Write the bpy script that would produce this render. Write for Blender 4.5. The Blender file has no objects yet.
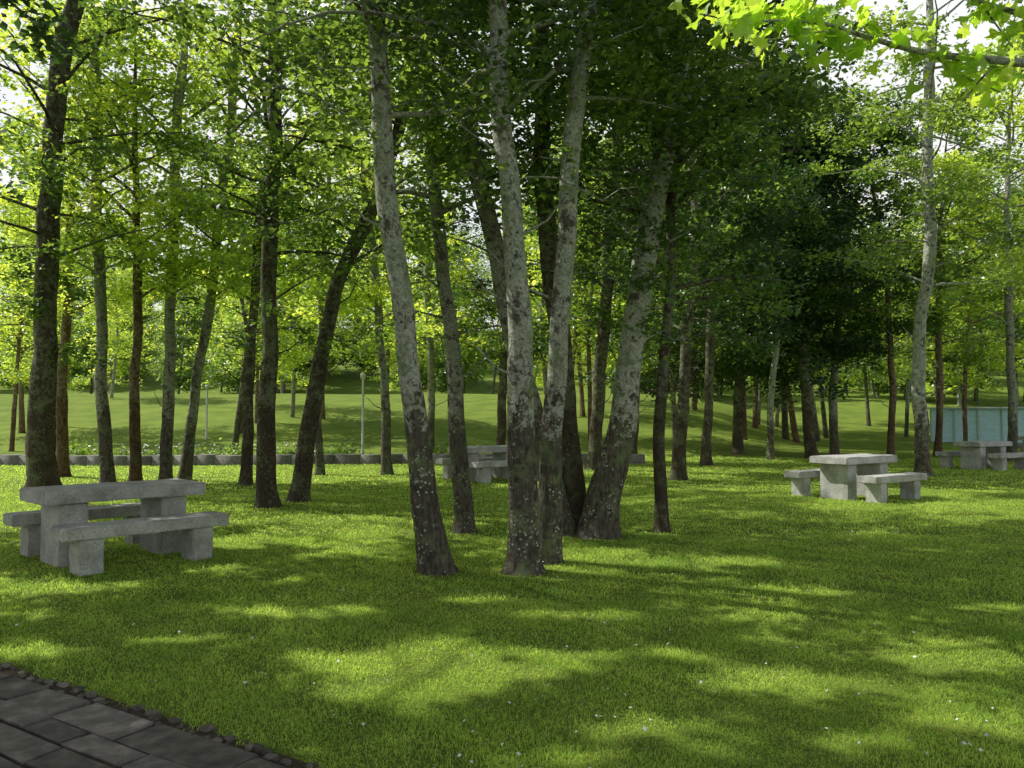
import bpy, math, numpy as np
from mathutils import Vector
R = np.random.default_rng
scene = bpy.context.scene
F = 800.0; CAMH = 1.5; PITCH = math.atan(31/F)

# ---------------------------------------------------------------- terrain
def sst(a, b, x):
    t = np.clip((x-a)/(b-a), 0, 1); return t*t*(3-2*t)
def height(x, y):
    x = np.asarray(x, float); y = np.asarray(y, float)
    st = 26 + 16*sst(8, 20, x)
    h = 3.0*sst(st, st+32, y) + 14*sst(70, 150, y)
    h = h + 0.03*np.sin(x*0.55+1)*np.sin(y*0.42) * sst(9, 14, np.hypot(x, y))
    h = h + 10*sst(60, 160, np.abs(x))
    return h

def survey(px, py, d=None):
    a = (px-512)/F; b = (384-py)/F
    y = math.cos(PITCH) - b*math.sin(PITCH)
    z = math.sin(PITCH) + b*math.cos(PITCH)
    if d is None: d = CAMH*y/(-z)
    s = d/y
    return np.array([a*s, d, CAMH+z*s])

# ---------------------------------------------------------------- sun
AZ = math.radians(66); EL = math.radians(47)
S = Vector((-math.sin(AZ)*math.cos(EL), math.cos(AZ)*math.cos(EL), math.sin(EL)))
sh = np.array([S.x, S.y])/S.z

# openings in the canopy (where sun flecks reach the lawn)
FLECKS = [(455,665,150,24),(395,702,90,14),(640,655,90,8),(795,683,80,15),(560,758,75,18),(650,728,130,12),(965,655,80,18),
 (735,752,75,10),(60,588,75,7),(235,543,75,6),(300,612,120,6),(35,652,75,9),(590,553,65,5),(705,562,75,4),(950,552,65,4),
 (1005,612,65,7),(860,742,65,11),(170,640,70,7),(450,520,65,4),(620,500,75,4),(740,488,85,4),(560,487,75,3),(940,490,75,3),
 (330,520,65,4),(780,592,80,4),(570,615,90,6),(980,520,55,3),(250,480,90,3),(700,470,100,3),(480,600,70,4),(960,725,65,9),(330,750,45,9),
 (120,470,90,3),(850,470,70,3),(30,615,40,5)]
FL = []
for px,py,rx,ry in FLECKS:
    c = survey(px,py); dx = rx/F*c[1]; dy = (survey(px,py-ry)[1]-survey(px,py+ry)[1])/2
    FL.append((c[0],c[1],dx,dy))
FL.append((2.0-sh[0]*3.4, 3.9-sh[1]*3.4, 1.9, .9))
def wob(x,y):
    return 0.22*np.sin(x*3.1+1.7*np.sin(y*2.3))+0.2*np.sin(y*4.3+2*np.sin(x*1.9))+0.12*np.sin(x*9+y*7)
def keep_leaf(P, rng):
    g = P[:, :2] - sh[None]*P[:, 2:3]
    v = np.full(len(P), 9.0)
    for cx,cy,rx,ry in FL:
        v = np.minimum(v, np.hypot((g[:,0]-cx)/rx, (g[:,1]-cy)/ry))
    v = v + .6*wob(g[:,0]*1.6, g[:,1]*1.6) + .35*wob(g[:,0]*3.7+2, g[:,1]*3.9)
    return (v > 1.04) | (rng.random(len(P)) < 0.005)

# ---------------------------------------------------------------- mesh helper
def make_mesh(name, V, Q, mats=None, midx=None, tint=None, smooth=None, parent=None, link=True):
    V = np.asarray(V, np.float32); Q = np.asarray(Q, np.int32)
    me = bpy.data.meshes.new(name)
    me.vertices.add(len(V)); me.vertices.foreach_set('co', V.ravel())
    n = Q.shape[1]
    me.loops.add(Q.size); me.loops.foreach_set('vertex_index', Q.ravel())
    me.polygons.add(len(Q))
    me.polygons.foreach_set('loop_start', np.arange(len(Q), dtype=np.int32)*n)
    me.polygons.foreach_set('loop_total', np.full(len(Q), n, np.int32))
    for m in (mats or []): me.materials.append(m)
    if midx is not None: me.polygons.foreach_set('material_index', np.asarray(midx, np.int32))
    if smooth is not None: me.polygons.foreach_set('use_smooth', np.asarray(smooth, bool))
    if tint is not None:
        at = me.attributes.new('tint', 'FLOAT', 'FACE'); at.data.foreach_set('value', np.asarray(tint, np.float32))
    me.update(calc_edges=True)
    if not link: return me
    ob = bpy.data.objects.new(name, me); scene.collection.objects.link(ob)
    if parent: ob.parent = parent
    return ob

class Geo:
    def __init__(s): s.V=[]; s.Q=[]; s.M=[]; s.T=[]; s.n=0
    def add(s, V, Q, m=0, tint=None):
        V=np.asarray(V,float); Q=np.asarray(Q,int)
        s.V.append(V); s.Q.append(Q+s.n); s.n+=len(V)
        s.M.append(np.full(len(Q),m)); s.T.append(np.zeros(len(Q)) if tint is None else tint)
    def build(s, name, mats, **k):
        M=np.concatenate(s.M)
        return make_mesh(name, np.concatenate(s.V), np.concatenate(s.Q), mats, M, np.concatenate(s.T), M==0, **k)

def smooth_path(P, n):
    P=np.asarray(P,float)
    seg=np.r_[0,np.cumsum(np.linalg.norm(np.diff(P,axis=0),axis=1))]
    t=np.linspace(0,seg[-1],n)
    Q=np.stack([np.interp(t,seg,P[:,k]) for k in range(P.shape[1])],1)
    for _ in range(max(2,n//12)):
        Q[1:-1]=0.25*Q[:-2]+0.5*Q[1:-1]+0.25*Q[2:]
    return Q

def tube(geo, P, r, sides, rng, flare=0.0, rough=0.05, m=0):
    P=np.asarray(P,float); r=np.asarray(r,float); n=len(P)
    t=np.gradient(P,axis=0); t/=np.linalg.norm(t,axis=1)[:,None]+1e-9
    mt=np.abs(t.mean(0)); ref=np.array([0,1.,0]) if mt[1]<0.6 else np.array([1.,0,0])
    u=np.cross(t,ref); u/=np.linalg.norm(u,axis=1)[:,None]+1e-9; v=np.cross(t,u)
    a=np.linspace(0,2*math.pi,sides,endpoint=False)
    rr=r[:,None]*np.ones((1,sides))
    if rough>0:
        ph=rng.random(6)*6
        L=np.r_[0,np.cumsum(np.linalg.norm(np.diff(P,axis=0),axis=1))][:,None]
        rr=rr*(1+rough*np.sin(2*a[None]+L*1.7+ph[0])+rough*.8*np.sin(3*a[None]-L*3.1+ph[1])+rough*.6*np.sin(L*5.3+ph[2]+a[None])+rough*.5*np.sin(5*a[None]+L*8+ph[4])+rng.normal(0,rough*.3,rr.shape))
        if flare>0:
            z=(P[:,2]-P[0,2])[:,None]
            lob=0.55+0.6*np.clip(np.sin(4*a[None]+ph[3])+.5*np.sin(3*a[None]+ph[5]),0,2)
            rr=rr*(1+flare*lob*np.exp(-np.clip(z,0,9)/0.13)+0.2*np.exp(-np.clip(z,0,9)/0.45))
    V=P[:,None]+rr[:,:,None]*(np.cos(a)[None,:,None]*u[:,None]+np.sin(a)[None,:,None]*v[:,None])
    i=np.arange(n-1)[:,None]*sides; j=np.arange(sides)[None]; jn=(j+1)%sides
    Q=np.stack([i+j,i+jn,i+sides+jn,i+sides+j],-1).reshape(-1,4)
    geo.add(V.reshape(-1,3),Q,m)

def unit(a): return a/(np.linalg.norm(a,axis=1)[:,None]+1e-9)
def leaves(geo, C, size, rng, m=1, cull=True, flat=1.0, tbase=0.5):
    if cull: C=C[keep_leaf(C,rng)]
    n=len(C)
    if n==0: return
    nor=rng.normal(0,1,(n,3)); nor[:,2]=np.abs(nor[:,2])+flat; nor=unit(nor)
    a=rng.normal(0,1,(n,3)); a[:,2]-=0.35; a=unit(a-nor*(a*nor).sum(1)[:,None]); b=np.cross(nor,a)
    L=(size*rng.uniform(.65,1.25,n))[:,None]; W=L*rng.uniform(.34,.46,n)[:,None]
    V=np.stack([C, C+a*L*.45+b*W+nor*L*.1, C+a*L-nor*L*.08, C+a*L*.45-b*W+nor*L*.1],1).reshape(-1,3)
    Q=np.arange(4*n).reshape(-1,4)
    geo.add(V,Q,m,np.clip(tbase+rng.normal(0,.2,n)+.1*np.sin(C[:,0]*1.3+C[:,2])+.1*np.sin(C[:,1]*1.1-C[:,2]*1.7),0,1))

DENS=.92
def crown(geo, rng, P, r, z0, z1, nl, reach, nleaf, size, cull=True, rise=(5,50), clump=.48, tb=0.5, limb_r=.035, dens=None):
    cl=[]; zs=P[:,2]; nleaf=nleaf*(DENS if dens is None else dens)
    for i in range(nl):
        u=(i+rng.random())/nl; z=z0+(z1-z0)*u
        k=min(np.searchsorted(zs,z),len(P)-1); p=P[k].copy()
        az=i*2.399+rng.normal(0,.5)
        L=reach*(math.sin(math.pi*(0.22+0.70*u))**.8)*rng.uniform(.55,1.15)
        el=math.radians(rng.uniform(*rise))*(0.6+.7*u)
        n=7; pts=[p]; d=np.array([math.cos(az)*math.cos(el),math.sin(az)*math.cos(el),math.sin(el)])
        for s in range(n-1):
            p=p+d*L/(n-1); pts.append(p)
            d=d+rng.normal(0,.13,3)+np.array([0,0,-.07]); d/=np.linalg.norm(d)
        pts=np.array(pts); rb=min(limb_r*(.5+L/reach*.7),r[k]*.7)
        tube(geo,pts,np.linspace(rb,.006,n),5,rng,rough=0)
        for s in (2,3,4,5,6):
            if rng.random()<.2: continue
            for q in range(2):
                c=pts[s]+rng.normal(0,.28*clump/.5,3)*[1,1,.7]
                cl.append((c,clump*rng.uniform(.4,1.15)))
                mid=(pts[s]+c)/2+[0,0,.05]
                tube(geo,np.array([pts[s],mid,c]),[.008,.006,.003],3,rng,rough=0)
    if not cl: return
    w=np.array([c[1]**2 for c in cl]); w/=w.sum()
    for (c,rad),ww in zip(cl,w):
        n=int(nleaf*ww)+1
        X=rng.normal(0,.45,(n,3))*[rad,rad,rad*.55]+c
        X[:,2]=np.maximum(X[:,2],c[2]-rad)
        leaves(geo,X,size,rng,cull=cull,tbase=tb+rng.normal(0,.18))

# ---------------------------------------------------------------- materials
def newmat(name):
    m=bpy.data.materials.new(name); m.use_nodes=True; nt=m.node_tree; nt.nodes.clear()
    return m,nt,nt.nodes,nt.links
def N(ns,t,**k):
    n=ns.new(t)
    for a,b in k.items(): setattr(n,a,b)
    return n
def ramp(ns,stops,interp='LINEAR'):
    r=ns.new('ShaderNodeValToRGB'); r.color_ramp.interpolation=interp; e=r.color_ramp.elements
    while len(e)<len(stops): e.new(.5)
    for el,(p,c) in zip(e,stops):
        el.position=p; el.color=(*c,1) if len(c)==3 else c
    return r
def noise(ns,ls,vec,scale,detail=4,rough=.55):
    n=ns.new('ShaderNodeTexNoise'); n.inputs['Scale'].default_value=scale; n.inputs['Detail'].default_value=detail; n.inputs['Roughness'].default_value=rough
    if vec is not None: ls.new(vec,n.inputs['Vector'])
    return n
def mix(ns,ls,f,a,b,mode='MIX'):
    m=ns.new('ShaderNodeMix'); m.data_type='RGBA'; m.blend_type=mode
    for s,v in ((m.inputs['Factor'],f),(m.inputs[6],a),(m.inputs[7],b)):
        if isinstance(v,bpy.types.NodeSocket): ls.new(v,s)
        elif isinstance(v,tuple): s.default_value=(*v,1)
        else: s.default_value=v
    return m.outputs[2]

def leaf_mat(name, dark, mid, light, trans, gloss=.06, rough=.4, dead=None):
    m,nt,ns,ls=newmat(name)
    at=N(ns,'ShaderNodeAttribute',attribute_name='tint')
    st=[(0.02,dark),(.5,mid),(.95,light)]
    if dead: st=[(0.0,dead),(.03,dead),(.06,dark),(.5,mid),(1,light)]
    r=ramp(ns,st); ls.new(at.outputs['Fac'],r.inputs[0])
    df=ns.new('ShaderNodeBsdfDiffuse'); ls.new(r.outputs[0],df.inputs[0])
    tl=ns.new('ShaderNodeBsdfTranslucent')
    vm=N(ns,'ShaderNodeVectorMath',operation='MULTIPLY'); ls.new(r.outputs[0],vm.inputs[0]); vm.inputs[1].default_value=trans
    ls.new(vm.outputs[0],tl.inputs[0])
    mx=ns.new('ShaderNodeAddShader'); ls.new(df.outputs[0],mx.inputs[0]); ls.new(tl.outputs[0],mx.inputs[1])
    gl=ns.new('ShaderNodeBsdfGlossy'); gl.inputs['Roughness'].default_value=rough; gl.inputs[0].default_value=(.9,.95,1,1)
    m2=ns.new('ShaderNodeMixShader'); m2.inputs[0].default_value=gloss; ls.new(mx.outputs[0],m2.inputs[1]); ls.new(gl.outputs[0],m2.inputs[2])
    o=ns.new('ShaderNodeOutputMaterial'); ls.new(m2.outputs[0],o.inputs[0]); return m
LEAF=leaf_mat('leaf_green',(.016,.034,.010),(.036,.068,.016),(.09,.135,.03),(3.3,3.0,1.5),gloss=.07)
LEAF2=leaf_mat('leaf_bright',(.05,.085,.02),(.105,.15,.03),(.18,.21,.055),(4.4,3.9,2.0))  # lighter leaf copy; the brightness of sunlit crowns is put into its colour
LEAFS=leaf_mat('leaf_shade_caster',(.02,.04,.012),(.035,.065,.018),(.06,.095,.025),(1.2,1.2,1.0))  # less translucent leaf, so the added off-frame trees block more sun
LEAFD=leaf_mat('leaf_dark',(.012,.024,.009),(.022,.042,.014),(.045,.075,.022),(1.6,1.8,1.4))
MAPLE=leaf_mat('leaf_maple',(.08,.13,.02),(.11,.17,.03),(.15,.195,.04),(4.0,3.7,1.6))
GRASS=leaf_mat('grass_blades',(.075,.13,.025),(.16,.23,.045),(.26,.30,.08),(2.6,2.5,1.8),gloss=.02,rough=.5,dead=(.2,.16,.09))

def bark_mat(name, dark=(.05,.042,.034), mid=(.17,.15,.12), pale=(.62,.64,.56), bias=.025, zlo=.9, zhi=1.9, green=.75):
    m,nt,ns,ls=newmat(name)
    geo=ns.new('ShaderNodeNewGeometry'); pos=geo.outputs['Position']
    mp=ns.new('ShaderNodeMapping'); mp.inputs['Scale'].default_value=(1,1,.35); ls.new(pos,mp.inputs[0])
    n1=noise(ns,ls,mp.outputs[0],24,5,.7)
    base=ramp(ns,[(.36,dark),(.62,mid)]); ls.new(n1.outputs['Fac'],base.inputs[0])
    sep=ns.new('ShaderNodeSeparateXYZ'); ls.new(pos,sep.inputs[0])
    n0=noise(ns,ls,pos,2.2,3)
    ad=N(ns,'ShaderNodeMath',operation='MULTIPLY_ADD'); ls.new(n0.outputs['Fac'],ad.inputs[0]); ad.inputs[1].default_value=1.6; ls.new(sep.outputs[2],ad.inputs[2])
    mr=ns.new('ShaderNodeMapRange'); ls.new(ad.outputs[0],mr.inputs[0]); mr.inputs[1].default_value=zlo+.8; mr.inputs[2].default_value=zhi+.8; mr.inputs[3].default_value=-.14+bias; mr.inputs[4].default_value=.07+bias
    n2=noise(ns,ls,pos,11,7,.75)
    a2=N(ns,'ShaderNodeMath',operation='ADD'); ls.new(n2.outputs['Fac'],a2.inputs[0]); ls.new(mr.outputs[0],a2.inputs[1])
    lf=ramp(ns,[(.49,(0,0,0)),(.54,(1,1,1))]); ls.new(a2.outputs[0],lf.inputs[0])
    n3=noise(ns,ls,pos,34,4,.75)
    pc=ramp(ns,[(.38,tuple(c*.5 for c in pale)),(.58,pale)]); ls.new(n3.outputs['Fac'],pc.inputs[0])
    c1=mix(ns,ls,lf.outputs[0],base.outputs[0],pc.outputs[0])
    vo=ns.new('ShaderNodeTexVoronoi'); vo.inputs['Scale'].default_value=24; ls.new(pos,vo.inputs[0])
    vr=ramp(ns,[(.2,(1,1,1)),(.32,(0,0,0))]); ls.new(vo.outputs['Distance'],vr.inputs[0])
    nr=ramp(ns,[(.46,(0,0,0)),(.56,(1,1,1))]); ls.new(n0.outputs['Fac'],nr.inputs[0])
    sp=N(ns,'ShaderNodeMath',operation='MULTIPLY'); ls.new(vr.outputs[0],sp.inputs[0]); ls.new(nr.outputs[0],sp.inputs[1])
    c2=mix(ns,ls,sp.outputs[0],c1,tuple(c*1.05 for c in pale))
    n5=noise(ns,ls,pos,3.6,6,.75); r5=ramp(ns,[(.55,(0,0,0)),(.60,(.9,.9,.9))]); ls.new(n5.outputs['Fac'],r5.inputs[0])
    c3=mix(ns,ls,r5.outputs[0],c2,base.outputs[0])
    r6=ramp(ns,[(.38,(green,green,green)),(.49,(0,0,0))]); ls.new(n5.outputs['Fac'],r6.inputs[0])
    c4=mix(ns,ls,r6.outputs[0],c3,(.22,.27,.13))
    b=ns.new('ShaderNodeBsdfPrincipled'); ls.new(c4,b.inputs['Base Color']); b.inputs['Roughness'].default_value=.9; b.inputs['Specular IOR Level'].default_value=.2
    bp=ns.new('ShaderNodeBump'); bp.inputs['Strength'].default_value=1.0; bp.inputs['Distance'].default_value=.04
    h=N(ns,'ShaderNodeMath',operation='ADD'); ls.new(n1.outputs['Fac'],h.inputs[0]); ls.new(n2.outputs['Fac'],h.inputs[1]); ls.new(h.outputs[0],bp.inputs['Height']); ls.new(bp.outputs[0],b.inputs['Normal'])
    o=ns.new('ShaderNodeOutputMaterial'); ls.new(b.outputs[0],o.inputs[0]); return m
BARK=bark_mat('bark_lichen')
BARKM=bark_mat('bark_mottled',pale=(.42,.43,.36),bias=.0)
BARKD=bark_mat('bark_dark',mid=(.11,.08,.06),pale=(.24,.25,.18),bias=-.06,green=.5)
BARKR=bark_mat('bark_reddish',dark=(.06,.035,.022),mid=(.20,.12,.075),pale=(.33,.27,.2),bias=-.05,green=.3)

def simple(name, stops, scale, bump=.3, dist=.01, rough=.85, detail=6, tint=0, spec=.3, speck=None):
    m,nt,ns,ls=newmat(name)
    geo=ns.new('ShaderNodeNewGeometry'); pos=geo.outputs['Position']
    n1=noise(ns,ls,pos,scale,detail,.65); r=ramp(ns,stops); ls.new(n1.outputs['Fac'],r.inputs[0]); c=r.outputs[0]
    n2=noise(ns,ls,pos,scale*.07,3); r2=ramp(ns,[(.3,(.65,.65,.65)),(.7,(1.15,1.15,1.15))]); ls.new(n2.outputs['Fac'],r2.inputs[0])
    c=mix(ns,ls,1.0,c,r2.outputs[0],'MULTIPLY')
    if speck:
        vo=ns.new('ShaderNodeTexVoronoi'); vo.inputs['Scale'].default_value=speck; ls.new(pos,vo.inputs[0])
        c=mix(ns,ls,.25,c,vo.outputs['Color'],'OVERLAY')
        hs=ns.new('ShaderNodeHueSaturation'); hs.inputs['Saturation'].default_value=.25; ls.new(c,hs.inputs['Color']); c=hs.outputs[0]
        n4=noise(ns,ls,pos,2.5,5,.7); r4=ramp(ns,[(.5,(0,0,0)),(.7,(.5,.5,.5))]); ls.new(n4.outputs['Fac'],r4.inputs[0])
        c=mix(ns,ls,r4.outputs[0],c,(.18,.18,.14))
    if tint:
        at=N(ns,'ShaderNodeAttribute',attribute_name='tint'); mr=ns.new('ShaderNodeMapRange'); ls.new(at.outputs['Fac'],mr.inputs[0]); mr.inputs[3].default_value=1-tint; mr.inputs[4].default_value=1+tint
        cb=ns.new('ShaderNodeCombineColor')
        for k in range(3): ls.new(mr.outputs[0],cb.inputs[k])
        c=mix(ns,ls,1.0,c,cb.outputs[0],'MULTIPLY')
    b=ns.new('ShaderNodeBsdfPrincipled'); ls.new(c,b.inputs['Base Color']); b.inputs['Roughness'].default_value=rough; b.inputs['Specular IOR Level'].default_value=spec
    bp=ns.new('ShaderNodeBump'); bp.inputs['Strength'].default_value=bump; bp.inputs['Distance'].default_value=dist
    ls.new(n1.outputs['Fac'],bp.inputs['Height']); ls.new(bp.outputs[0],b.inputs['Normal'])
    o=ns.new('ShaderNodeOutputMaterial'); ls.new(b.outputs[0],o.inputs[0]); return m
GRANITE=simple('granite',[(.3,(.31,.30,.295)),(.5,(.47,.46,.45)),(.7,(.58,.565,.555))],55,.5,.008,.85,speck=110)
SLATE=simple('slate',[(.3,(.075,.065,.065)),(.5,(.14,.12,.115)),(.7,(.26,.225,.20))],9,.7,.012,.6,tint=.4)
DIRT=simple('soil',[(.3,(.04,.03,.02)),(.7,(.13,.10,.065))],30,.8,.02,.95)
PEB=simple('cobble',[(.3,(.08,.07,.055)),(.7,(.24,.21,.18))],20,.5,.01,.9,tint=.4)
WALL=simple('wall_stone',[(.3,(.14,.135,.125)),(.7,(.30,.29,.27))],14,.6,.02,.9,tint=.25)

def ground_mat():
    m,nt,ns,ls=newmat('lawn')
    geo=ns.new('ShaderNodeNewGeometry'); pos=geo.outputs['Position']
    n1=noise(ns,ls,pos,35,5,.7); n2=noise(ns,ls,pos,.8,4)
    r=ramp(ns,[(.3,(.075,.115,.022)),(.55,(.185,.265,.048)),(.75,(.27,.35,.075))]); ls.new(n1.outputs['Fac'],r.inputs[0])
    r2=ramp(ns,[(.35,(.75,.8,.75)),(.65,(1.2,1.1,1))]); ls.new(n2.outputs['Fac'],r2.inputs[0])
    c=mix(ns,ls,1.0,r.outputs[0],r2.outputs[0],'MULTIPLY')
    b=ns.new('ShaderNodeBsdfPrincipled'); ls.new(c,b.inputs['Base Color']); b.inputs['Roughness'].default_value=.95; b.inputs['Specular IOR Level'].default_value=.1
    bp=ns.new('ShaderNodeBump'); bp.inputs['Strength'].default_value=.8; bp.inputs['Distance'].default_value=.03; ls.new(n1.outputs['Fac'],bp.inputs['Height']); ls.new(bp.outputs[0],b.inputs['Normal'])
    o=ns.new('ShaderNodeOutputMaterial'); ls.new(b.outputs[0],o.inputs[0]); return m
LAWN=ground_mat()
def plain(name,c,rough=.6,metal=0):
    m,nt,ns,ls=newmat(name)
    n=noise(ns,ls,None,12,4); r=ramp(ns,[(.3,tuple(v*.8 for v in c)),(.7,c)]); ls.new(n.outputs['Fac'],r.inputs[0])
    b=ns.new('ShaderNodeBsdfPrincipled'); ls.new(r.outputs[0],b.inputs['Base Color']); b.inputs['Roughness'].default_value=rough; b.inputs['Metallic'].default_value=metal
    o=ns.new('ShaderNodeOutputMaterial'); ls.new(b.outputs[0],o.inputs[0]); return m

# ---------------------------------------------------------------- ground
def axis(lim, fine, n):
    t=np.linspace(-1,1,n); return np.sign(t)*(fine*np.abs(t)+(lim-fine)*np.abs(t)**4)
xs=axis(450,60,181); ys=axis(450,60,181)+10
X,Y=np.meshgrid(xs,ys,indexing='ij'); V=np.stack([X,Y,height(X,Y)],-1).reshape(-1,3)
i=np.arange(180)[:,None]*181; j=np.arange(180)[None]
Q=np.stack([i+j,i+181+j,i+182+j,i+j+1],-1).reshape(-1,4)
g=make_mesh('ground',V,Q,[LAWN],smooth=np.ones(len(Q),bool))

# ---------------------------------------------------------------- paved path
E0=survey(0,662)[:2]; E1=survey(330,768)[:2]; e=(E1-E0)/np.linalg.norm(E1-E0); nn=np.array([e[1],-e[0]])
if nn[1]>0: nn=-nn
def path_d(x,y): return (x-E0[0])*nn[0]+(y-E0[1])*nn[1]
def P2(a,b): return E0+e*a+nn*b
base=[(*P2(-14,.02),.004),(*P2(14,.02),.004),(*P2(14,5),.004),(*P2(-14,5),.004)]
geo=Geo(); rng=R(5)
geo.add(base,[[0,1,2,3]],0)
def block(geo,quad,z0,z1,inset,m,tint):
    q=np.array(quad); c=q.mean(0); qi=q+(c-q)/np.linalg.norm(c-q,axis=1)[:,None]*inset*1.4
    z1=z1+np.zeros(4)
    V=[(*p,z0) for p in q]+[(*p,z-inset*.6) for p,z in zip(q,z1)]+[(*p,z) for p,z in zip(qi,z1)]
    Q=[[8,9,10,11]]
    for k in range(4):
        l=(k+1)%4; Q+= [[k,l,l+4,k+4],[k+4,l+4,l+8,k+8]]
    geo.add(V,Q,m,np.full(len(Q),tint))
b=.10
while b<4.6:
    w=rng.uniform(.15,.26); a=-12+rng.random()
    while a<12:
        L=rng.uniform(.32,.75); gp=.010
        j=rng.normal(0,.009,(4,2))
        q=[P2(a+gp,b+gp)+j[0],P2(a+L-gp,b+gp)+j[1],P2(a+L-gp,b+w-gp)+j[2],P2(a+gp,b+w-gp)+j[3]]
        block(geo,q,.0,.018+rng.normal(0,.0035,4),.006,1,rng.random()); a+=L
    b+=w
geo.build('stone_path',[DIRT,SLATE])
geo=Geo()
a=-10
while a<10:
    for k in range(2):
        if rng.random()<.25: continue
        s=rng.uniform(.012,.04); c=P2(a+rng.normal(0,.02),.035+k*.045+rng.normal(0,.016))
        ang=np.sort(rng.random(4)*.6+np.arange(4)*math.pi/2)
        q=[c+s*np.array([math.cos(x),math.sin(x)])*rng.uniform(.7,1.1) for x in ang]
        block(geo,q,.0,rng.uniform(.012,.028),.006,0,rng.random())
    a+=rng.uniform(.05,.12)
geo.build('cobble_edging',[PEB])

# ---------------------------------------------------------------- picnic tables
import bmesh
def box(name,c,s,parent,mat,seed,bev=.012):
    bm=bmesh.new(); bmesh.ops.create_cube(bm,size=1)
    for v in bm.verts: v.co=Vector((v.co.x*s[0],v.co.y*s[1],v.co.z*s[2]))
    bmesh.ops.bevel(bm,geom=bm.edges[:],offset=bev,segments=2,affect='EDGES')
    rg=R(seed)
    bmesh.ops.subdivide_edges(bm,edges=[x for x in bm.edges if x.calc_length()>.15],cuts=5,use_grid_fill=True)
    for v in bm.verts: v.co+=Vector(rg.normal(0,.0022,3))
    me=bpy.data.meshes.new(name); bm.to_mesh(me); bm.free(); me.materials.append(mat)
    o=bpy.data.objects.new(name,me); scene.collection.objects.link(o); o.location=c; o.parent=parent; return o
def picnic_table(x,y,ang,seed):
    em=bpy.data.objects.new('stone_picnic_table',None); scene.collection.objects.link(em)
    em.location=(x,y,float(height(x,y))); em.rotation_euler=(0,0,ang)
    s=seed*20
    box('tabletop',(0,0,.695),(1.62,.74,.13),em,GRANITE,s)
    for k,sx in enumerate((-.5,.5)): box('pedestal_%d'%(k+1),(sx,0,.312),(.27,.56,.632),em,GRANITE,s+1+k)
    for k,sy in enumerate((-.74,.74)):
        box('bench_seat_%d'%(k+1),(0,sy,.40),(1.62,.34,.12),em,GRANITE,s+4+k)
        for l,sx in enumerate((-.54,.54)): box('bench_leg_%d'%(k*2+l+1),(sx,sy,.168),(.22,.27,.344),em,GRANITE,s+6+k*2+l)
    return em
picnic_table(-4.20,8.53,math.radians(47),1)
picnic_table((853-512)/F*14.6,14.6,math.radians(35),2)
picnic_table((486-512)/F*18.5,18.5,math.radians(35),3)
picnic_table((982-512)/F*22.5,22.5,math.radians(30),4)
picnic_table((1040-512)/F*27,27,math.radians(30),5)

# ---------------------------------------------------------------- trees
BASES=[]
def tree(name, pts, w0, w1, H, crown_kw, bark=BARK, leaf=LEAF, seed=0, sides=14, dd=0.0, flare=.5, d=None, tufts=None, stubs=3):
    rng=R(seed+100)
    b=survey(*pts[0]) if d is None else survey(pts[0][0],pts[0][1],d)
    dist=b[1]; b[2]=float(height(b[0],b[1]))
    W=[b]
    for k,(px,py) in enumerate(pts[1:]):
        p=survey(px,py,dist+dd*(k+1)/(len(pts)-1)); W.append(p)
    W=np.array(W); W[0,2]-=.06
    BASES.append((b[0],b[1],w0*dist/F/2))
    dirn=W[-1]-W[-2]; dirn/=np.linalg.norm(dirn)
    r0=w0*dist/F/2*.92; r1=w1*dist/F/2*.95
    rem=H-W[-1][2]; ext=[]
    if rem>.5:
        p=W[-1].copy(); dd_=dirn.copy(); k=max(3,int(rem/.8))
        for _ in range(k):
            dd_=dd_*.9+np.array([0,0,.13])+rng.normal(0,.05,3); dd_/=np.linalg.norm(dd_); p=p+dd_*rem/k; ext.append(p.copy())
    full=np.array(list(W)+ext)
    P=smooth_path(full,max(60,int(H*9)))
    z=P[:,2]; zt=W[-1][2]; f1,f2=rng.uniform(0,6,2); am=.02*np.clip(z/1.5,0,1)
    P[:,0]+=am*(np.sin(z*1.7+f1)+.5*np.sin(z*3.9+f2)); P[:,1]+=am*np.sin(z*1.5+f2)
    r=np.where(z<zt, r0+(r1-r0)*np.clip(z/zt,0,1)**.55, r1*np.clip((z[-1]-z)/(max(z[-1]-zt,.1)),.06,1)**.8)
    geo=Geo(); tube(geo,P,r,sides,rng,flare=flare,rough=.05)
    crown(geo,rng,P,r,**crown_kw)
    if tufts:
        for (z0,z1,n) in tufts:
            crown(geo,rng,P,r,z0,z1,n,1.3,n*150,crown_kw['size'],clump=.32,limb_r=.012,rise=(-10,40))
    for s in range(stubs):
        z_=rng.uniform(1.5,max(2,crown_kw['z0'])); k=np.searchsorted(P[:,2],z_); az=rng.random()*6.28
        q=P[k]; L=rng.uniform(.3,.9)
        pts_=[q,q+np.array([math.cos(az),math.sin(az),.4])*L*.5,q+np.array([math.cos(az),math.sin(az),.75+rng.normal(0,.2)])*L]
        tube(geo,pts_,[.018,.012,.004],5,rng,rough=0)
    return geo.build(name,[bark,leaf])
def C(z0,z1,nl,reach,nleaf,size,**k): return dict(z0=z0,z1=z1,nl=nl,reach=reach,nleaf=nleaf,size=size,**k)
A='alder_tree'
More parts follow.
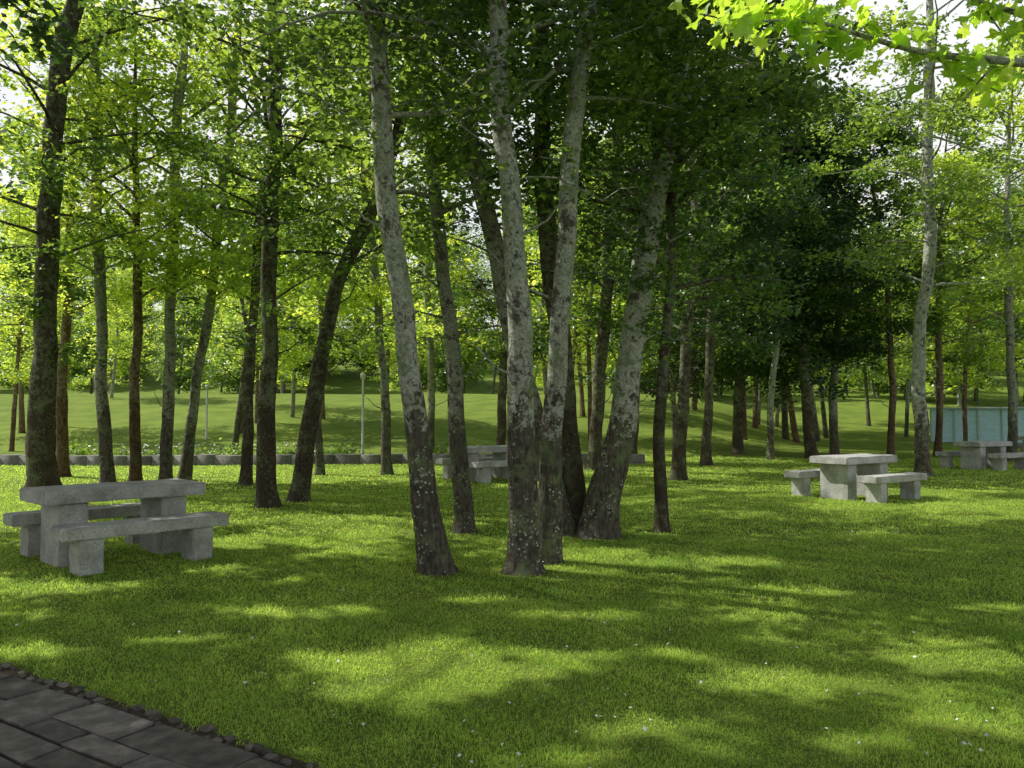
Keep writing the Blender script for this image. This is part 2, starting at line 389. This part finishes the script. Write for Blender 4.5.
# central group
tree(A,[(524,572),(524,480),(522,380),(513,250),(503,110),(498,0)],36,19,13,C(4.3,12.5,28,3.0,15000,.092),seed=1,sides=20,tufts=[(3.6,5,5)])
tree(A,[(437,572),(425,500),(412,400),(396,270),(383,130),(375,0)],31,19,12,C(4.2,11.5,28,3.0,15000,.092),seed=2,sides=18,tufts=[(3.3,5,5)])
tree(A,[(547,562),(551,480),(556,400),(562,260),(575,120),(592,0)],26,18,12.5,C(4.6,12,26,2.8,12000,.092),seed=3,sides=16)
tree(A,[(598,536),(603,500),(622,420),(640,300),(660,160),(682,50)],38,20,13,C(4.2,12.5,34,3.2,21000,.09,tb=.35),seed=4,sides=18,flare=.4,tufts=[(2.5,5,8)])
tree(A,[(575,532),(572,480),(566,400),(552,280),(542,150),(540,0)],30,16,13,C(4.5,12.5,26,2.8,13000,.09,tb=.35),seed=5,bark=BARKD)
tree(A,[(566,534),(548,470),(522,370),(492,240),(465,120),(438,20)],26,16,12.5,C(4.6,12,26,2.8,13000,.09),seed=6,bark=BARKM)
tree(A,[(466,532),(460,470),(455,400),(447,300),(437,200),(428,110)],21,13,12,C(3.8,11.5,28,2.8,14000,.09),seed=7,bark=BARKM,tufts=[(2.2,4,6)])
tree(A,[(662,532),(660,470),(662,380),(668,300),(672,200)],14,10,8,C(2.9,7.8,24,2.2,10000,.085,tb=.3),bark=BARKD,seed=8)
tree(A,[(593,470),(598,400),(606,300),(615,180),(622,60)],15,12,12,C(3.6,11.5,30,3.2,15000,.105,tb=.3),bark=BARKD,seed=9,sides=10)
# left group
tree(A,[(42,492),(42,400),(47,280),(52,150),(62,50),(76,0)],30,18,14,C(4.3,12.4,30,3.6,9000,.115),bark=BARKD,seed=10,sides=16,tufts=[(2.5,4.5,6)])
tree(A,[(108,484),(103,400),(100,300),(97,190),(96,80)],14,10,12,C(4.2,11.0,24,2.8,6500,.115),seed=11,sides=10,bark=BARKM,leaf=LEAF2)
tree(A,[(136,482),(135,400),(137,320),(138,250)],12,9,11,C(3.8,10,22,2.8,7500,.115),bark=BARKR,seed=12,sides=10,leaf=LEAF2)
tree(A,[(166,482),(168,400),(171,300),(174,200),(179,90)],13,10,12,C(4.0,11,24,2.8,7000,.115),seed=13,sides=10,leaf=LEAF2,bark=BARKM)
tree(A,[(184,480),(193,410),(206,330),(217,240),(228,150),(238,40)],12,9,12,C(4.0,11,24,2.8,7000,.115),seed=14,sides=10,bark=BARKM,leaf=LEAF2)
tree(A,[(267,508),(266,420),(269,320),(272,200),(275,80),(276,0)],21,14,13,C(4.0,12,30,3.2,10000,.105),bark=BARKD,seed=15,sides=14,tufts=[(2.5,4,5)])
tree(A,[(299,502),(307,440),(318,370),(335,290),(365,225),(392,150)],20,14,12,C(3.8,11.5,28,3,11000,.105),bark=BARKD,seed=16,sides=14)
tree(A,[(246,484),(248,420),(252,330),(258,240)],13,9,11,C(3.4,10.5,26,2.8,9000,.12),bark=BARKD,seed=17,sides=10,leaf=LEAF2)
tree(A,[(387,474),(385,400),(378,300),(369,220)],11,8,12,C(3.6,11.5,28,3,10000,.12),seed=18,sides=10,leaf=LEAF2,bark=BARKM)
tree(A,[(62,478),(62,400),(66,320)],13,10,12,C(3.6,11,24,3,7500,.125),bark=BARKR,seed=19,sides=10,leaf=LEAF2)
# right group
tree(A,[(678,480),(681,420),(686,350),(694,260)],15,11,13,C(3.0,12.5,34,3.6,19000,.12,tb=.25),bark=BARKD,seed=20,sides=10)
tree(A,[(924,476),(918,400),(921,320),(931,240),(927,140),(930,50)],16,10,14,C(4.4,13.5,30,3.6,12000,.12,tb=.65),seed=21,sides=12)
tree('oak_tree',[(738,456),(738,400),(745,330),(750,250)],12,10,14,C(2.2,13.5,80,5.0,48000,.16,tb=.5,clump=.8),bark=BARKD,leaf=LEAFD,seed=22,sides=10)
tree('oak_tree',[(812,458),(806,400),(800,320),(800,250)],12,10,11.5,C(2.8,11,56,3.8,29000,.15,tb=.5,clump=.75),bark=BARKD,leaf=LEAFD,seed=23,sides=10)
tree('oak_tree',[(706,466),(708,400),(712,320)],11,9,10,C(3.4,9.6,46,3.0,20000,.13,tb=.6,clump=.6),bark=BARKD,leaf=LEAFD,seed=33,sides=10)
tree(A,[(770,460),(771,400),(778,320)],8,6,13,C(4,12.5,26,3.2,11000,.14,tb=.35),seed=24,sides=9)
tree(A,[(632,462),(635,400),(642,310)],11,8,13,C(3.0,12.5,32,3.4,17000,.13,tb=.2),seed=25,sides=9,bark=BARKD)
tree(A,[(835,456),(832,390),(842,290)],10,7,13,C(3.6,12.5,28,3.4,12000,.14),seed=26,sides=9,bark=BARKM)
tree(A,[(500,462),(502,400),(508,300)],11,8,12,C(3.0,11.5,30,3.2,13000,.13,tb=.35),seed=27,sides=9,bark=BARKD)
tree(A,[(430,460),(432,400),(428,300)],9,7,12,C(3.2,11.5,28,3.2,11000,.13),seed=28,sides=9,bark=BARKM,leaf=LEAF2)
tree(A,[(1012,462),(1013,400),(1008,300)],10,8,14,C(3.8,13.5,30,3.8,12000,.14),seed=29,sides=9,leaf=LEAF2,bark=BARKM)
tree(A,[(890,458),(893,400),(888,300)],8,6,13,C(3.6,12.5,28,3.6,12000,.14),seed=31,sides=9,bark=BARKR)
tree(A,[(938,456),(940,400),(938,300)],8,6,13,C(3.2,12.5,28,3.6,12000,.14,tb=.65),seed=34,sides=9,bark=BARKR)
tree(A,[(966,453),(964,400),(969,320)],5,4,12,C(3.2,11.5,24,3.4,10000,.15),seed=35,sides=9,bark=BARKR,leaf=LEAF2)
tree(A,[(320,474),(318,400),(322,300)],9,7,11,C(3.8,10.5,24,2.8,8000,.13),seed=30,sides=9,leaf=LEAF2,bark=BARKM)

def shade_tree(x,y,H,seed,n=14500,reach=3.8,z0=4):  # unseen trees added off-frame to shade the lawn; built under the alder name
    rng=R(seed+500); P=smooth_path([(x,y,-.05),(x+.2,y+.1,H*.4),(x-.1,y+.2,H)],80)
    r=.2*np.clip(1-P[:,2]/H,.05,1)**.7; geo=Geo(); tube(geo,P,r,12,rng,flare=.5)
    crown(geo,rng,P,r,z0,H-.4,34,reach,n,.175,clump=.6); geo.build(A,[BARK,LEAFS]); BASES.append((x,y,.2))
for k,(x,y) in enumerate([(-8.5,6.5),(-10.5,10.5),(-7.2,3.2),(-12.5,6.5),(9.5,9),(13,13),(-4.5,-1.5),(-7.5,.2),(3.8,-1.5),(-10.5,2.5)]):
    shade_tree(x,y,12+(k%3),k)

# overhanging maple at the right
def maple():
    em=bpy.data.objects.new('maple_tree',None); scene.collection.objects.link(em)
    rng=R(77); geo=Geo(); T=np.array([5.4,3.6,0])
    P=smooth_path([T+[0,0,-.05],T+[-.1,0,2.6],T+[.1,.1,5],T+[.3,.2,9]],70); r=.19*np.clip(1-P[:,2]/9.4,.05,1)**.7
    tube(geo,P,r,16,rng,flare=.5)
    crown(geo,rng,P,r,4.6,8.6,18,2.2,3500,.12,cull=False); BASES.append((5.4,3.6,.19))
    tips=[]
    D=3.9
    def br(pts,r0,d=D,d1=None):
        Q=smooth_path([survey(px,py,d+((d1 or d)-d)*k/(len(pts)-1)) for k,(px,py) in enumerate(pts)],16)
        tube(geo,Q,np.linspace(r0,.004,16),7,rng,rough=.03); tips.append(Q); return Q
    root=P[np.searchsorted(P[:,2],2.7)]
    q=survey(1060,68,D); tube(geo,smooth_path([root,(root+q)/2+[0,0,.15],q],12),np.linspace(.05,.024,12),8,rng,rough=.03)
    br([(1060,68),(1000,60),(935,56),(880,42),(835,26),(795,14),(755,12)],.024)
    br([(880,42),(840,30),(800,34),(770,40)],.009); br([(835,26),(790,20),(740,22),(700,14)],.008,D,3.7)
    br([(935,56),(960,75),(1000,92)],.008,D,4.1); br([(1000,60),(980,80),(965,100)],.006)
    q2=survey(1060,30,D+.2); root2=P[np.searchsorted(P[:,2],3.2)]
    tube(geo,smooth_path([root2,(root2+q2)/2+[0,0,.1],q2],12),np.linspace(.045,.02,12),8,rng,rough=.03)
    br([(1060,30),(1015,12),(980,2),(930,-20)],.020,D+.2); br([(860,-60),(800,-30),(740,-10),(690,-5)],.02,D+.3); br([(1060,-20),(950,-50),(860,-60)],.02,D+.3)
    br([(740,-10),(760,8),(740,25)],.006,D+.3); br([(860,-60),(830,-20),(810,10)],.006,D+.3); br([(980,2),(1000,30),(1015,50)],.006,D+.2)
    geo.build('trunk_and_branches',[BARK,MAPLE],parent=em)
    pr=[(0,0),(.18,-.02),(.42,-.1),(.34,.12),(.62,.22),(.50,.34),(.60,.52),(.34,.46),(.22,.52),(.2,.74),(0,1.0)]
    out=pr+[(-x,y) for x,y in pr[-2:0:-1]]; out=np.array(out)
    VV=[];FF=[];TT=[]
    for Qp in tips:
        n=max(12,int(len(Qp)*1.7*np.linalg.norm(Qp[-1]-Qp[0])/.4))
        for _ in range(n):
            t=rng.uniform(.3,1); p=Qp[int(t*15)]+rng.normal(0,.06,3)+[0,0,.01]
            s=rng.uniform(.05,.10); nor=rng.normal(0,.6,3)+[-.3,.2,.8]; nor/=np.linalg.norm(nor)
            a=rng.normal(0,1,3)+[0,0,-.5]; a-=nor*a.dot(nor); a/=np.linalg.norm(a); bb=np.cross(nor,a)
            k=len(VV)
            for x,y in out: VV.append(p+a*(y*s+.02)+bb*x*s+nor*(abs(x)*.25-y*y*.15)*s)
            FF.append(list(range(k,k+len(out))))
            TT.append(rng.uniform(0,1))
    me=bpy.data.meshes.new('leaves'); me.from_pydata([tuple(v) for v in VV],[],FF); me.materials.append(MAPLE)
    at=me.attributes.new('tint','FLOAT','FACE'); at.data.foreach_set('value',np.array(TT,np.float32))
    o=bpy.data.objects.new('leaves',me); scene.collection.objects.link(o); o.parent=em
maple()

# ---------------------------------------------------------------- distant wood (one instanced mass)
em=bpy.data.objects.new('distant_trees',None); scene.collection.objects.link(em)
var=[]
for k in range(6):
    rng=R(900+k); H=[12,14,11,13,10,13][k]
    P=smooth_path([(0,0,-.3),(rng.normal(0,.5),rng.normal(0,.5),H*.4),(rng.normal(0,1),rng.normal(0,1),H)],30)
    r=[.12,.14,.12,.13,.12,.13][k]*np.clip(1-P[:,2]/(H+.3),.05,1)**.7; geo=Geo(); tube(geo,P,r,8,rng,flare=.3)
    crown(geo,rng,P,r,[2.6,3.4,1.2,3.0,.6,3.0][k],H-.3,36,3.4,[6000,6000,7500,6000,8000,6000][k],[.18,.18,.26,.18,.27,.18][k],cull=False,clump=.7,dens=1,tb=.5)
    me=geo.build('tree_variant',[[BARKM,BARKD,BARKM,BARKR,BARKM,BARKR][k],LEAF2 if k in(0,2,3) else LEAF],link=False); var.append(me)
rng=R(33)
def put(x,y,k=None,s=None):
    k=rng.integers(5) if k is None else k
    o=bpy.data.objects.new('tree_part',var[k]); scene.collection.objects.link(o); o.parent=em
    s=s or rng.uniform(.8,1.25); o.location=(x,y,float(height(x,y))); o.rotation_euler=(0,0,rng.random()*6.28); o.scale=(s,s,s*rng.uniform(.9,1.15))
for _ in range(13):
    y=rng.uniform(29,52); x=rng.uniform(-.7,-.03)*y; put(x,y,rng.choice([0,1,3]),rng.uniform(.7,1.0))
for _ in range(44):
    y=rng.uniform(30,56); x=rng.uniform(.03,.95)*y
    if .5*y<x<.68*y and y<44: continue
    put(x,y,rng.choice([0,1,3,5]),rng.uniform(.85,1.15))
for _ in range(80):
    y=rng.uniform(62,90); x=rng.uniform(-.9,.95)*y; put(x,y,rng.choice([2,4,2,4,1]),rng.uniform(.75,1.15))
for _ in range(50):
    y=rng.uniform(90,118); x=rng.uniform(-1,1)*y; put(x,y,rng.choice([2,4]),rng.uniform(1.0,1.5))

# ---------------------------------------------------------------- low wall, lamp posts, pavilion
geo=Geo(); rng=R(8)
p0=np.array([-18.,23.6]); p1=np.array([3.5,24.6]); dv=(p1-p0)/np.linalg.norm(p1-p0); nv=np.array([-dv[1],dv[0]])
L=0; tot=np.linalg.norm(p1-p0)
while L<tot:
    w=rng.uniform(.5,.9)
    q=[p0+dv*(L+.005),p0+dv*(L+w-.005),p0+dv*(L+w-.005)+nv*.4,p0+dv*(L+.005)+nv*.4]
    block(geo,q,-.1,.30+rng.normal(0,.01),.015,0,rng.random()); L+=w
geo.build('low_stone_wall',[WALL])
STEEL=plain('post_grey',(.6,.6,.58),.5)
def lamp(px,d,h):
    x=(px-512)/F*d; geo=Geo(); rg=R(1); z=float(height(x,d))
    tube(geo,[(x,d,z-.05),(x,d,z+.3),(x,d,z+.31),(x,d,z+h)],[.06,.06,.04,.035],12,rg,rough=0)
    tube(geo,[(x,d,z+h),(x,d,z+h+.01),(x,d,z+h+.16),(x,d,z+h+.2),(x,d,z+h+.21)],[.035,.07,.09,.07,.001],16,rg,rough=0)
    geo.build('lamp_post',[STEEL])
lamp(363,25.6,2.6); lamp(207,34,2.1)
BLUE=plain('blue_panel',(.55,.82,1.0),.5); ROOF=plain('roof_metal',(.6,.66,.7),.5)
pv=bpy.data.objects.new('blue_pavilion',None); scene.collection.objects.link(pv); bx,by=25.6,44; pv.location=(bx,by,float(height(bx,by))); pv.rotation_euler=(0,0,math.radians(-29))
box('wall_block',(0,0,.9),(4.6,3,1.8),pv,BLUE,1); box('roof',(0,0,1.85),(5.0,3.4,.08),pv,ROOF,2)
for k in range(5): box('post_%d'%(k+1),(-2.2+k*1.1,-1.56,.9),(.09,.10,1.78),pv,ROOF,k+3)

# ---------------------------------------------------------------- grass
rng=R(11)
PX=[];SZ=[];WD=[]
for (y0,y1,dens,h,w,wf) in [(2.4,4.5,10500,.036,.0030,.85),(4.5,6.5,7500,.037,.0038,.78),(6.5,10,3600,.042,.0055,.74),(10,16,1100,.048,.010,.72),(16,28,300,.05,.020,.72)]:
    hw=y1*wf+.6; n=int((y1-y0)*2*hw*dens)
    x=rng.uniform(-hw,hw,n); y=rng.uniform(y0,y1,n)
    ok=path_d(x,y)+.035*np.sin(x*17)+.03*np.sin(y*23+x*5)+rng.normal(0,.015,n)<.02
    ok&=np.abs(x)<y*wf+.8
    ok&=rng.random(n)<np.clip(.85+1.1*wob(x*2.1+3,y*2.1),.3,1)
    for bx,by,br_ in BASES:
        dd2=np.hypot(x-bx,y-by); ok&=(dd2>br_*1.15+rng.exponential(.11,n))
    x=x[ok];y=y[ok]
    PX.append(np.stack([x,y],1)); c=.8+.45*wob(x*.9,y*.9)+.35*wob(x*3.1,y*2.9+2)
    SZ.append(h*rng.uniform(.4,1.4,len(x))*c); WD.append(np.full(len(x),w)*rng.uniform(.7,1.2,len(x)))
XY=np.concatenate(PX); H_=np.concatenate(SZ)[:,None]; W_=np.concatenate(WD)[:,None]; n=len(XY)
B=np.c_[XY,height(XY[:,0],XY[:,1])-.003]
az=rng.random(n)*6.283; lean=rng.uniform(.3,1.7,n)[:,None]; a2=rng.random(n)*6.283
l=np.c_[np.cos(az),np.sin(az),np.zeros(n)]; s=np.c_[np.cos(a2),np.sin(a2),np.zeros(n)]; up=np.array([[0,0,1.]])
mid=B+up*H_*.55+l*H_*.25*lean; tip=B+up*H_*(1-.3*lean)+l*H_*.9*lean
V=np.stack([B,mid+s*W_*.6,tip,mid-s*W_*.6],1).reshape(-1,3)
tt=np.clip(.5+rng.normal(0,.17,n)+.3*wob(XY[:,0],XY[:,1])+.25*wob(XY[:,0]*2.7+1,XY[:,1]*2.3),.07,1)
tt[rng.random(n)<.02]=0
make_mesh('grass',V,np.arange(4*n).reshape(-1,4),[GRASS],tint=tt,smooth=np.zeros(n,bool))
# daisies
rng=R(12); WHT=plain('petal_white',(.8,.8,.77),.7)
VV=[];QQ=[]
for _ in range(750):
    y=3.3+10*rng.random()**1.4; x=rng.uniform(-.7,.75)*y
    if path_d(x,y)>-.1 or rng.random()>.55+1.2*float(wob(np.array(x),np.array(y))): continue
    z=rng.uniform(.032,.048); r_=rng.uniform(.005,.010); k=len(VV); tx,ty=rng.normal(0,.35,2)
    for q in range(8):
        a=q*math.pi/4; VV.append((x+r_*math.cos(a),y+r_*math.sin(a),z+r_*(tx*math.cos(a)+ty*math.sin(a))))
    QQ+= [(k,k+1,k+2,k+3),(k,k+3,k+4,k+7),(k+4,k+5,k+6,k+7)]
make_mesh('daisies',VV,QQ,[WHT])
# plants behind the wall
rng=R(14); geo=Geo()
for _ in range(60):
    x=rng.uniform(-14,-5.0) if rng.random()<.8 else rng.uniform(-4,1); y=24.45+(x+18)*.046+rng.normal(0,.15); hh=rng.uniform(.2,.75)
    Cc=rng.normal(0,.17,(55,3))*[1,1,.9]+[x,y,hh*.5]; Cc[:,2]=np.abs(Cc[:,2]); leaves(geo,Cc,.12,rng,m=1,cull=False,flat=.3,tbase=.5)
for _ in range(260):
    x=rng.uniform(-12,-6); c=np.array([[x,24.3+(x+18)*.046+rng.normal(0,.15),rng.uniform(.3,.65)]]); leaves(geo,c,.07,rng,m=0,cull=False)
geo.build('wall_plants',[WHT,LEAF])

# ---------------------------------------------------------------- world, sun, camera
w=bpy.data.worlds.new('World'); scene.world=w; w.use_nodes=True; nt=w.node_tree
sky=nt.nodes.new('ShaderNodeTexSky'); sky.sky_type='NISHITA'; sky.sun_disc=False; sky.sun_elevation=EL; sky.sun_rotation=-AZ; sky.dust_density=2.5; sky.air_density=1.0
tc=nt.nodes.new('ShaderNodeTexCoord'); nz=nt.nodes.new('ShaderNodeTexNoise'); nz.inputs['Scale'].default_value=2.2; nz.inputs['Detail'].default_value=5
nt.links.new(tc.outputs['Generated'],nz.inputs['Vector'])
rp=nt.nodes.new('ShaderNodeValToRGB'); rp.color_ramp.elements[0].position=.3; rp.color_ramp.elements[0].color=(.7,.7,.7,1); rp.color_ramp.elements[1].position=.55; rp.color_ramp.elements[1].color=(1,1,1,1)
nt.links.new(nz.outputs['Fac'],rp.inputs[0])
sx=nt.nodes.new('ShaderNodeSeparateXYZ'); nt.links.new(tc.outputs['Generated'],sx.inputs[0])
mr=nt.nodes.new('ShaderNodeMapRange'); nt.links.new(sx.outputs[2],mr.inputs[0]); mr.inputs[1].default_value=.47; mr.inputs[2].default_value=.66; mr.inputs[3].default_value=1; mr.inputs[4].default_value=.0
ml=nt.nodes.new('ShaderNodeMath'); ml.operation='MULTIPLY'; nt.links.new(rp.outputs[0],ml.inputs[0]); nt.links.new(mr.outputs[0],ml.inputs[1])
mx=nt.nodes.new('ShaderNodeMix'); mx.data_type='RGBA'; nt.links.new(ml.outputs[0],mx.inputs['Factor']); nt.links.new(sky.outputs[0],mx.inputs[6]); mx.inputs[7].default_value=(8.4,8.5,8.6,1)
bg=nt.nodes['Background']; bg.inputs[1].default_value=.12; nt.links.new(mx.outputs[2],bg.inputs[0])
sl=bpy.data.lights.new('sun','SUN'); sl.energy=5; sl.angle=math.radians(.5); sl.color=(1,.96,.84)
so=bpy.data.objects.new('sun',sl); scene.collection.objects.link(so); so.rotation_euler=S.to_track_quat('Z','Y').to_euler()
cd=bpy.data.cameras.new('camera'); cd.sensor_width=36; cd.lens=F/1024*36; cd.clip_end=2000; cd.clip_start=.05
co=bpy.data.objects.new('camera',cd); scene.collection.objects.link(co); co.location=(0,0,CAMH); co.rotation_euler=(math.pi/2+PITCH,0,0)
scene.camera=co
scene.view_settings.view_transform='Standard'; scene.view_settings.look='None'; scene.view_settings.exposure=0
